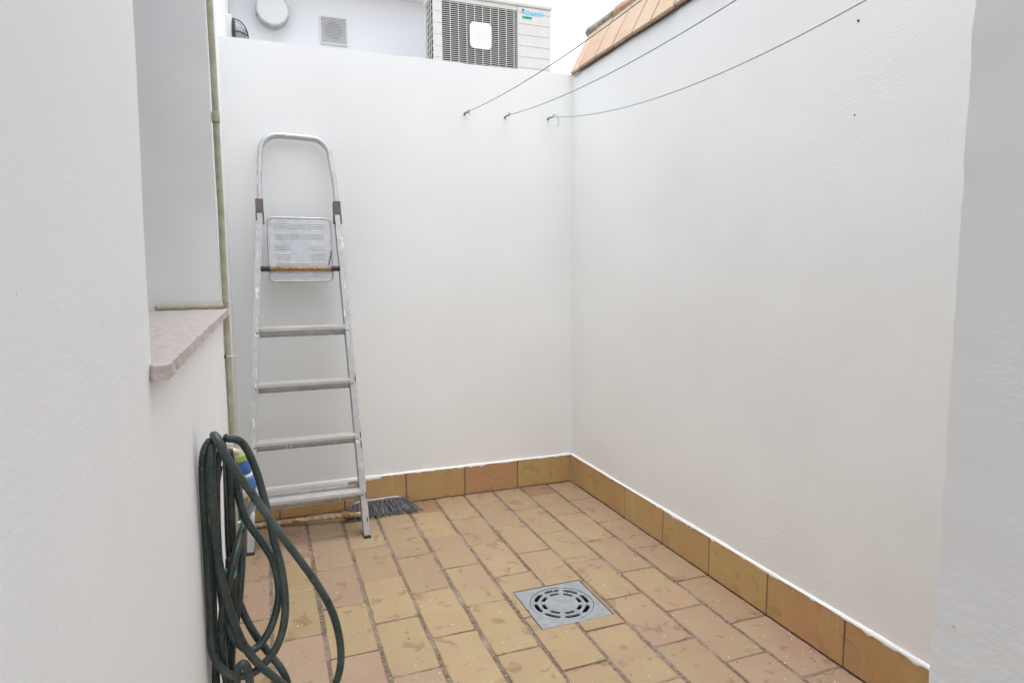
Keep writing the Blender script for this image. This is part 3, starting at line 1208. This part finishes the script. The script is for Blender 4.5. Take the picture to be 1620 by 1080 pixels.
# rear stretcher
bm = B()
lbox(bm, -1.52, -1.12, .19, .215, -.078, -.066, .002)
mesh_obj('rear_brace', bm, 'aluminium', lad)
# hoop handle
hp = []
xa, xb = xl1 + .0, xr1
sT, rc = 1.692, .075
ltop, rtop = xl1 + .012, xr1 - .018
hp.append((xa, SR - .01))
hp.append((xa + .004, SR + .12))
for k in range(9):
    a = R(180 - 90 * k / 8)
    hp.append((ltop + rc + math.cos(a) * rc, sT - rc + math.sin(a) * rc))
for k in range(9):
    a = R(90 - 90 * k / 8)
    hp.append((rtop - rc + math.cos(a) * rc, sT - .004 - rc + math.sin(a) * rc))
hp.append((xb - .004, SR + .12))
hp.append((xb, SR - .01))
bm = B()
pts = [LP(x, s, -.018) for x, s in hp]
# flattened tube: deep towards the wall, narrow in front
ring_n = 12
prev = None
for i, p in enumerate(pts):
    tdir = (pts[min(i + 1, len(pts) - 1)] - pts[max(i - 1, 0)]).normalized()
    side = tdir.cross(ln).normalized()
    ring = []
    for k in range(ring_n):
        a = 2 * math.pi * k / ring_n
        ca, sa = math.cos(a), math.sin(a)
        e = 0.6
        ring.append(bm.verts.new(p + side * .0105 * math.copysign(abs(ca) ** e, ca) + ln * .0165 * math.copysign(abs(sa) ** e, sa)))
    if prev:
        for k in range(ring_n):
            bm.faces.new((prev[k], prev[(k + 1) % ring_n], ring[(k + 1) % ring_n], ring[k]))
    prev = ring
mesh_obj('handle', bm, 'aluminium', lad, smooth=True)


def railx(s, side):
    return (xl0 + (xl1 - xl0) * s / SR) if side < 0 else (xr0 + (xr1 - xr0) * s / SR)


for s in (.880, .655, .425, .192):
    xa, xb = railx(s, -1) + .0095, railx(s, 1) - .0095
    st = None
    # tread tips forward because the folded ladder stands steeper than when open
    T = R(8)
    bm = B()

    def sbox(x0, x1, a0, a1, h0, h1, bev=0.0):
        vs = box(bm, (x0, a0, h0), (x1, a1, h1), bev)
        for v in vs:
            x, a, h = v.co
            yy = -(a * math.cos(T)) - h * math.sin(T)
            z2 = -(a * math.sin(T)) + h * math.cos(T)
            base = LP(0, s, .008)
            v.co = Vector((x - LX, base.y + yy, base.z + z2))
    sbox(xa, xb, -.038, 0, -.004, 0)
    for g in range(3):
        sbox(xa, xb, -.036 + g * .013, -.029 + g * .013, .0001, .0024)
    sbox(xa, xb, 0.0002, .003, -.010, .0022)
    stp = mesh_obj('step', bm, 'step_aluminium', lad)
    bm = B()
    sbox(xa + .002, xb - .002, -.030, -.026, -.040, -.0045)
    sbox(xa + .002, xb - .002, -.0258, -.018, -.040, -.0375)
    mesh_obj('step_lip', bm, 'aluminium', stp)  # darker aluminium than the tread, painting in the shade under the nosing

# folded platform of embossed sheet
px0, px1, ps0, ps1 = -1.4275, -1.1785, 1.077, 1.343
bm = B()
poly = []
rc = .022
for cx, cs, a0 in ((px1 - rc, ps1 - rc, 0), (px0 + rc, ps1 - rc, 90), (px0 + rc, ps0 + rc, 180), (px1 - rc, ps0 + rc, 270)):
    for k in range(7):
        a = R(a0 + 15 * k)
        poly.append(LP(cx + math.cos(a) * rc, cs + math.sin(a) * rc, -.022))
prism(bm, poly, ln * .004)
plat = mesh_obj('platform', bm, 'embossed_sheet', lad)
bm = B()
tube(bm, [p + ln * .003 for p in poly], .0042, 8, closed=True)
mesh_obj('platform_rim', bm, 'embossed_sheet', plat, smooth=True)
bm = B()
for s, cols in ((1.318, 1), (1.309, 1), (1.300, 1), (1.274, 1), (1.265, 1), (1.256, 1), (1.228, 2), (1.219, 2), (1.210, 2), (1.189, 2), (1.180, 2), (1.171, 2), (1.152, 1), (1.144, 1), (1.098, 1)):
    spans = [(px0 + .026, px1 - .026)] if cols == 1 else [(px0 + .026, px0 + .085), (px1 - .085, px1 - .026)]
    for a, c in spans:
        vs = box(bm, (a, s - .0016, -.0178), (c, s + .0016, -.0164), .0006)
        for v in vs:
            v.co = LP(*v.co)
mesh_obj('tread_ridges', bm, 'embossed_sheet', plat)
bm = B()
tube(bm, [LP(px0 + .002, 1.127, -.004), LP(px1 - .004, 1.127, -.004)], .0085, 12)
mesh_obj('platform_rod', bm, 'rusty_rod', lad, smooth=True)
for a, c in ((railx(1.12, -1) + .011, px0 + .0015), (px1 - .0035, railx(1.12, 1) - .011)):
    bm = B()
    tube(bm, [LP(a, 1.127, -.006), LP(c, 1.127, -.006)], .0112, 12)
    mesh_obj('rod_sleeve', bm, 'black_plastic', lad, smooth=False)
bm = B()
tube(bm, catmull([LP(px1 - .016, 1.142, -.004), LP(px1 - .010, 1.165, -.004), LP(px1 - .003, 1.19, -.006), LP(px1 - .003, 1.205, -.01)], 6), .0022, 6)
mesh_obj('strap', bm, 'black_plastic', lad)
# torn tape and paint drips on the rails
for side, s, L, dx, mt in ((1, .66, .035, .0095, 'black_plastic'), (1, .425, .028, .0095, 'black_plastic'), (1, .385, .035, .0085, 'black_plastic'), (1, .175, .030, .0095, 'black_plastic'),
                           (1, .075, .022, .006, 'black_plastic'), (1, .40, .030, -.003, 'paint_flake'), (1, .30, .022, .003, 'paint_flake'), (1, .86, .045, -.004, 'paint_flake'),
                           (-1, .87, .045, .004, 'paint_flake'), (-1, .72, .02, .003, 'paint_flake'), (-1, .66, .018, .002, 'paint_flake'), (-1, .51, .05, -.002, 'paint_flake'),
                           (-1, .42, .055, .003, 'paint_flake'), (-1, .34, .03, -.004, 'paint_flake'), (1, 1.05, .03, .002, 'paint_flake'), (-1, 1.18, .04, -.003, 'paint_flake')):
    bm = B()
    x0 = railx(s, side) + dx
    pl_ = []
    for k in range(10):
        a = 2 * math.pi * k / 10
        wv = .0022 * (1 + .5 * noise.noise(Vector((k, s * 40, 2))))
        pl_.append(LP(min(max(x0 + math.cos(a) * wv, railx(s, side) - .0122), railx(s, side) + .0122), s + math.sin(a) * L / 2 * (1 + .25 * noise.noise(Vector((k * 2, s * 31, 5)))), .0002))
    prism(bm, pl_, ln * .0008)
    mesh_obj('tape_scrap' if mt == 'black_plastic' else 'paint_drip', bm, mt, lad)
# bolts of the steps on the rails
for s in (.865, .64, .41, .178):
    for side in (-1, 1):
        bm = B()
        x = railx(s, side)
        lathe(bm, [(0, .0045), (.0016, .004), (.0022, .002)], LP(x + (.004 if side < 0 else -.004), s, -.0002), ln, 8)
        mesh_obj('rivet', bm, 'hook_steel', lad)

# ------------------------------------------------------------------ broom head and rusty pole behind the ladder
br = empty('broom', 'worn broom head with dark grey bristles lying behind the ladder foot', 'broom', (-1.0, -.06, 0))
bm = B()
th = R(3)
Mb = Matrix.Translation((0, 0, .001)) @ Matrix.Rotation(th, 4, 'Z')
pts = []
for k in range(13):
    t = k / 12
    x = -.128 + .256 * t
    z = .043 - .016 * (2 * t - 1) ** 6
    pts.append(Mb @ Vector((x, .030, z)))
low = [Mb @ Vector((-.128 + .256 * k / 12, .034, .012)) for k in range(13)]
for y_, dpt in ((0, .018),):
    a = [bm.verts.new(p) for p in pts]
    b2 = [bm.verts.new(p) for p in low]
    c2 = [bm.verts.new(p + Vector((0, dpt, 0))) for p in pts]
    d2 = [bm.verts.new(p + Vector((0, dpt, 0))) for p in low]
    for k in range(12):
        bm.faces.new((a[k], a[k + 1], b2[k + 1], b2[k]))
        bm.faces.new((c2[k + 1], c2[k], d2[k], d2[k + 1]))
        bm.faces.new((a[k + 1], a[k], c2[k], c2[k + 1]))
        bm.faces.new((b2[k], b2[k + 1], d2[k + 1], d2[k]))
    bm.faces.new((a[0], b2[0], d2[0], c2[0]))
    bm.faces.new((b2[12], a[12], c2[12], d2[12]))
mesh_obj('block', bm, 'broom_block', br)
bm = B()
rg = random.Random(5)
for row in range(5):
    for k in range(34):
        t = (k + rg.uniform(-.35, .35)) / 33
        x0 = -.122 + .244 * t
        z0 = .014 + row * .0062
        p0 = Mb @ Vector((x0, .032, z0))
        Lb = rg.uniform(.095, .128)
        spread = (t - .5) * .085 + rg.uniform(-.014, .014)
        ze = max(.002, z0 - .026 + rg.uniform(-.006, .008) - row * .002)
        p1 = Mb @ Vector((x0 + spread * .45, .032 - Lb * .55, (z0 + ze) / 2 + .005))
        p2 = Mb @ Vector((x0 + spread + rg.uniform(-.006, .006), .032 - Lb, ze))
        tube(bm, [p0, p0.lerp(p1, .5), p1, p1.lerp(p2, .55), p2], lambda i: (.0026, .0029, .0028, .0024, .0015)[i], 5)
o = mesh_obj('bristles', bm, 'bristle', br, smooth=True)
o['kind'] = 'stuff'

p0, p1 = Vector((-1.560, -.068, .0125)), Vector((-1.085, -.150, .030))
pole = empty('rusty_pole', 'rusty flaking metal pole lying on the floor behind the ladder, ending at the broom', 'pole', (p0.x, p0.y, 0))
bm = B()
pts = [p0.lerp(p1, t / 40) - Vector((p0.x, p0.y, 0)) for t in range(41)]
tube(bm, pts, lambda i: .0108 + noise.noise(Vector((i * .7, 3, 0))) * .0007, 12)
mesh_obj('shaft', bm, 'rust', pole, smooth=True)
bm = B()
d = (p1 - p0).normalized()
lathe(bm, [(0, .0115), (.004, .013), (.05, .0126), (.055, .0112)], p1 - Vector((p0.x, p0.y, 0)) - d * .09, d, 14)
mesh_obj('sleeve', bm, 'rusty_rod', pole, smooth=True)

# ------------------------------------------------------------------ corrugated conduit down the house wall


def corrugated(bm, pts, r, pitch=.0064, seg=12):
    pp = resample(pts, pitch / 4)
    tube(bm, pp, lambda i: r * (1.0, .94, .84, .94)[i % 4], seg)


cX = XW + .013
cond = empty('corrugated_conduit', 'khaki corrugated conduit running down the white wall edge behind the hose', 'pipe', (cX, JF, 0))
path = [Vector((cX, -.700, 2.6)), Vector((cX, -.700, 2.2)), Vector((cX, -.700, 1.91)), Vector((cX + .001, -.705, 1.64)), Vector((cX + .0005, -.712, 1.45)),
        Vector((cX + .001, -.706, 1.29)), Vector((cX, -.706, 1.15)), Vector((cX, -.703, 1.0)),
        at(355.5, 520, -.69), at(356, 560, -.69), at(361, 620, -.69), at(368, 690, -.69), at(371, 760, -.69), at(374, 860, -.66), at(376, 900, -.62)]
for p in path[8:]:
    p.x = max(p.x, XW + .012)
loc = Vector((cX, JF, 0))
bm = B()
corrugated(bm, [p - loc for p in catmull(path, 10)], .0104)
mesh_obj('pipe', bm, 'conduit_plastic', cond, smooth=True)
bm = B()
lathe(bm, [(0, .0118), (.004, .0124), (.028, .0124), (.032, .0118)], Vector((cX + .0005, -.709, 1.585)) - loc, (0, 0, -1), 14)
mesh_obj('coupling', bm, 'conduit_plastic', cond, smooth=True)
bm = B()
q_ = at(356.3, 563, -.69)
q_.x = max(q_.x, XW + .012)
q_ -= loc
tube(bm, [q_ + Vector((math.cos(R(a)) * .0128, math.sin(R(a)) * .0128, 0)) for a in range(0, 360, 24)], .0017, 6, closed=True)
tube(bm, [q_ + Vector((.012, -.005, 0)), q_ + Vector((.03, -.01, .002))], .0014, 6)
mesh_obj('cable_tie', bm, 'white_plastic', cond, smooth=True)
bm = B()
box(bm, q_ + Vector((-.014, -.020, -.005)), q_ + Vector((-.006, -.010, .006)), .001)
mesh_obj('clip', bm, 'black_plastic', cond)

pa, pb = at(252, 489, -.742), at(352, 488, -.742)
sp_ = empty('conduit_offcut', 'short corrugated pipe end lying across the back of the stone window sill', 'pipe', (pa.x, pa.y, SILL))
bm = B()
corrugated(bm, catmull([Vector((.0, 0, .0078)), Vector((.06, 0, .008)), Vector((.12, 0, .008)), Vector((pb.x - pa.x + .004, .002, .0085))], 14), .0085)
mesh_obj('pipe', bm, 'conduit_plastic', sp_, smooth=True)
bm = B()
lathe(bm, [(0, .0045), (.006, .0082), (.014, .0088)], (-.012, 0, .0085), (1, 0, 0), 12)
mesh_obj('end_plug', bm, 'tap_brass', sp_, smooth=True)

# ------------------------------------------------------------------ tap and garden hose
HY = -1.64
TY = -1.42
tapo = at(378, 716, TY)
tap = empty('garden_tap', 'small weathered wall tap half hidden by the hanging hose', 'tap', (XW, TY, tapo.z))
ox = tapo.x - XW
bm = B()
lathe(bm, [(0, .016), (.004, .016), (.007, .010), (.03, .010)], (0, .01, .0), (1, 0, 0), 18)
tube(bm, catmull([(.02, .01, 0), (.05, .006, 0), (ox - .012, 0, .004), (ox, 0, -.004), (ox + .002, 0, -.016)], 6), .0105, 14)
mesh_obj('body', bm, 'tap_brass', tap, smooth=True)
bm = B()
lathe(bm, [(0, .008), (.014, .008), (.018, .012), (.028, .011)], (.045, .006, .004), (0, 0, 1), 14)
box(bm, (.028, .000, .030), (.066, .012, .037), .002)
mesh_obj('valve_handle', bm, 'white_plastic', tap)

hose = empty('garden_hose', 'dark green garden hose hung in loops from the wall tap', 'hose', (XW, HY, 0))
HL = Vector((XW, HY, 0))


def HP(px, py, dy=0.0):
    p = at(px, py, HY + dy)
    p.x = max(p.x, XW + .0105)
    return p - HL


cx_ax = Vector((.21, 0, -.98)).normalized()
c0 = HP(380, 717, TY - HY)
bm = B()
lathe(bm, [(0.0000, 0.0144), (0.0036, 0.0159), (0.0144, 0.0159), (0.0174, 0.0144)], c0, cx_ax, 22)
for k in range(16):
    a = 2 * math.pi * k / 16
    u = cx_ax.cross(Vector((0, 1, 0))).normalized()
    v = cx_ax.cross(u)
    ctr = c0 + cx_ax * .009 + (u * math.cos(a) + v * math.sin(a)) * .0159
    tube(bm, [ctr - cx_ax * .0054, ctr + cx_ax * .0054], .0016, 5)
con = mesh_obj('connector', bm, 'lime_plastic', hose)
bm = B()
lathe(bm, [(0.0178, 0.0136), (0.0204, 0.0147), (0.0408, 0.0129), (0.0492, 0.0110)], c0, cx_ax, 22)
mesh_obj('sleeve', bm, 'blue_plastic', con, smooth=True)
bm = B()
lathe(bm, [(0.0486, 0.0106), (0.0504, 0.0124), (0.0552, 0.0124), (0.0570, 0.0109)], c0, cx_ax, 22)
mesh_obj('ring', bm, 'white_plastic', con, smooth=True)
bm = B()
lathe(bm, [(0.0564, 0.0132), (0.0600, 0.0152), (0.0792, 0.0147), (0.0864, 0.0121)], c0, cx_ax, 22)
mesh_obj('nut', bm, 'blue_plastic', con, smooth=True)
cend = c0 + cx_ax * .078

strands = [
    # outer loop, up over the tap and round
    [(356, 692, .01), (383, 700, .03), (403, 738, .035), (418, 788, .03), (434, 855, .02), (447, 909, .01), (451, 971, 0), (438, 1022, -.01),
     (407, 1059, -.015), (380, 1069, -.02), (356, 1062, -.02), (335, 1030, -.015), (323, 971, -.01), (321, 893, -.01), (320, 796, -.012),
     (321, 730, -.012), (328, 702, -.005), (338, 697, .0), (350, 700, .012), (358, 730, .03)],
    # big front loop that swings out over the floor
    [(352, 716, .05), (345, 694, .02), (338, 688, -.012), (346, 699, -.030), (358, 722, -.034), (379, 753, -.034), (418, 808, -.034), (457, 862, -.034), (500, 921, -.034),
     (527, 971, -.032), (539, 1025, -.03), (534, 1072, -.03), (505, 1130, -.03), (455, 1180, -.02), (400, 1200, 0), (360, 1180, .01), (342, 1110, .02),
     (336, 1040, .03), (337, 960, .035), (338, 870, .04), (339, 790, .04), (346, 735, .03)],
    # strand from the left bundle to the lower right
    [(350, 705, .015), (341, 703, .0), (335, 716, -.024), (335, 777, -.028), (342, 855, -.028), (353, 925, -.028), (372, 988, -.028), (390, 1026, -.026), (413, 1053, -.022),
     (440, 1076, -.018), (475, 1110, -.01), (480, 1160, 0), (440, 1190, .01), (395, 1185, .02), (372, 1130, .03), (366, 1040, .035), (378, 950, .05), (383, 880, .08), (384, 830, .12), (378, 775, .16), (370, 730, .18)],
    # inner loop
    [(362, 712, .03), (372, 760, .045), (388, 818, .045), (418, 862, .04), (434, 893, .035), (441, 940, .025), (430, 988, .01), (411, 1019, .0), (393, 1028, -.008),
     (372, 1010, -.006), (357, 979, .002), (349, 925, .008), (344, 855, .01), (342, 790, .012), (343, 735, .01), (350, 712, .01)],
    # tail behind, down to the right
    [(362, 728, .03), (365, 796, .045), (368, 860, .05), (374, 930, .055), (384, 966, .055), (403, 1002, .05), (426, 1033, .045), (444, 1056, .04), (455, 1082, .035),
     (452, 1120, .03), (420, 1160, .03), (390, 1150, .03), (376, 1100, .01), (376, 1062, -.03), (383, 1049, -.036), (391, 1056, -.03), (396, 1090, -.02), (392, 1140, -.01)],
    # dark verticals close to the wall
    [(358, 716, .05), (360, 780, .065), (362, 850, .07), (366, 930, .07), (362, 1020, .07), (356, 1110, .06)],
]
RH = .0077
bm = B()
for st in strands:
    pts = resample(catmull([HP(*p) for p in st], 8), .007)
    for i, p in enumerate(pts):
        p.x = max(p.x, RH + .001)
    sd_ = len(st) * 1.37
    tube(bm, pts, lambda i: RH * (1 + .05 * noise.noise(Vector((i * .06, sd_, 0)))), 12)
# lead from the connector
lead = [cend, cend + cx_ax * .03] + [HP(*p) for p in ((390, 815, .10), (374, 872, .0), (360, 928, -.014), (351, 985, -.01), (354, 1049, .0), (366, 1110, .01))]
tube(bm, resample(catmull(lead, 8), .007), RH, 12)
mesh_obj('coil', bm, 'hose_rubber', hose, smooth=True)
# black sprayer with a cyan collar tucked in the loops
s0 = HP(364, 882, -.004)
s1 = HP(369, 992, .004)
dn = (s1 - s0).normalized()
Ls = (s1 - s0).length
spr = empty('spray_nozzle', 'black spray nozzle with a cyan collar tucked among the hose loops', 'nozzle', HL)
bm = B()
lathe(bm, [(0, .006), (.002, .0088), (.016, .0092), (.018, .0085)], s0, dn, 16)
lathe(bm, [(.040, .0085), (.046, .0098), (Ls * .75, .0092), (Ls, .0075)], s0, dn, 16)
mesh_obj('body', bm, 'black_plastic', spr, smooth=True)
bm = B()
lathe(bm, [(.0175, .0088), (.019, .0102), (.038, .0102), (.041, .0088)], s0, dn, 16)
mesh_obj('collar', bm, 'cyan_plastic', spr, smooth=True)
# small pale clip on the lead
bm = B()
q_ = HP(381, 829, .09)
box(bm, q_ - Vector((.006, .006, .004)), q_ + Vector((.004, .004, .007)), .0015)
mesh_obj('clip', bm, 'white_plastic', hose)

# ------------------------------------------------------------------ litter on the floor
bm = B()
rg = random.Random(23)


def fleck(x, y, s, mat, tall=.35):
    n = rg.choice((4, 5, 6))
    z = .0012
    a0 = rg.uniform(0, 6.28)
    el = rg.uniform(.5, 1.0)
    pts = []
    for k in range(n):
        a = 2 * math.pi * k / n
        r = s * rg.uniform(.6, 1.0)
        dx, dy = math.cos(a) * r, math.sin(a) * r * el
        pts.append((x + dx * math.cos(a0) - dy * math.sin(a0), y + dx * math.sin(a0) + dy * math.cos(a0), z))
    prism(bm, pts, (0, 0, s * tall), mat)


for i in range(260):
    x, y = rg.uniform(XW + .02, -.01), -rg.random() ** 1.1 * 2.5 - .02
    fleck(x, y, rg.uniform(.0009, .0034), 0)
for i in range(170):
    x = -abs(rg.gauss(0, .13)) - .005
    y = rg.uniform(-2.4, -.05)
    if x > XW:
        fleck(x, y, rg.uniform(.0008, .003), rg.choice((0, 0, 1)))
for i in range(230):
    x, y = rg.uniform(XW + .02, -.01), -rg.random() * 2.5 - .02
    fleck(x, y, rg.uniform(.0008, .0024), 1, .6)
for i in range(120):
    fleck(rg.uniform(XW + .02, 0), -abs(rg.gauss(0, .02)) - .003, rg.uniform(.001, .003), 1, .7)
for i in range(34):
    fleck(rg.gauss(-.729, .006) if i % 3 else rg.gauss(-.70, .004), rg.uniform(-1.24, -1.06), rg.uniform(.001, .0032), rg.choice((1, 1, 0)), .3)
o = mesh_obj('floor_litter', bm, ['paint_flake', 'dark_debris'])
o['kind'] = 'stuff'
tag(o, 'scattered paint flakes and dark crumbs on the clay tile floor', 'debris')
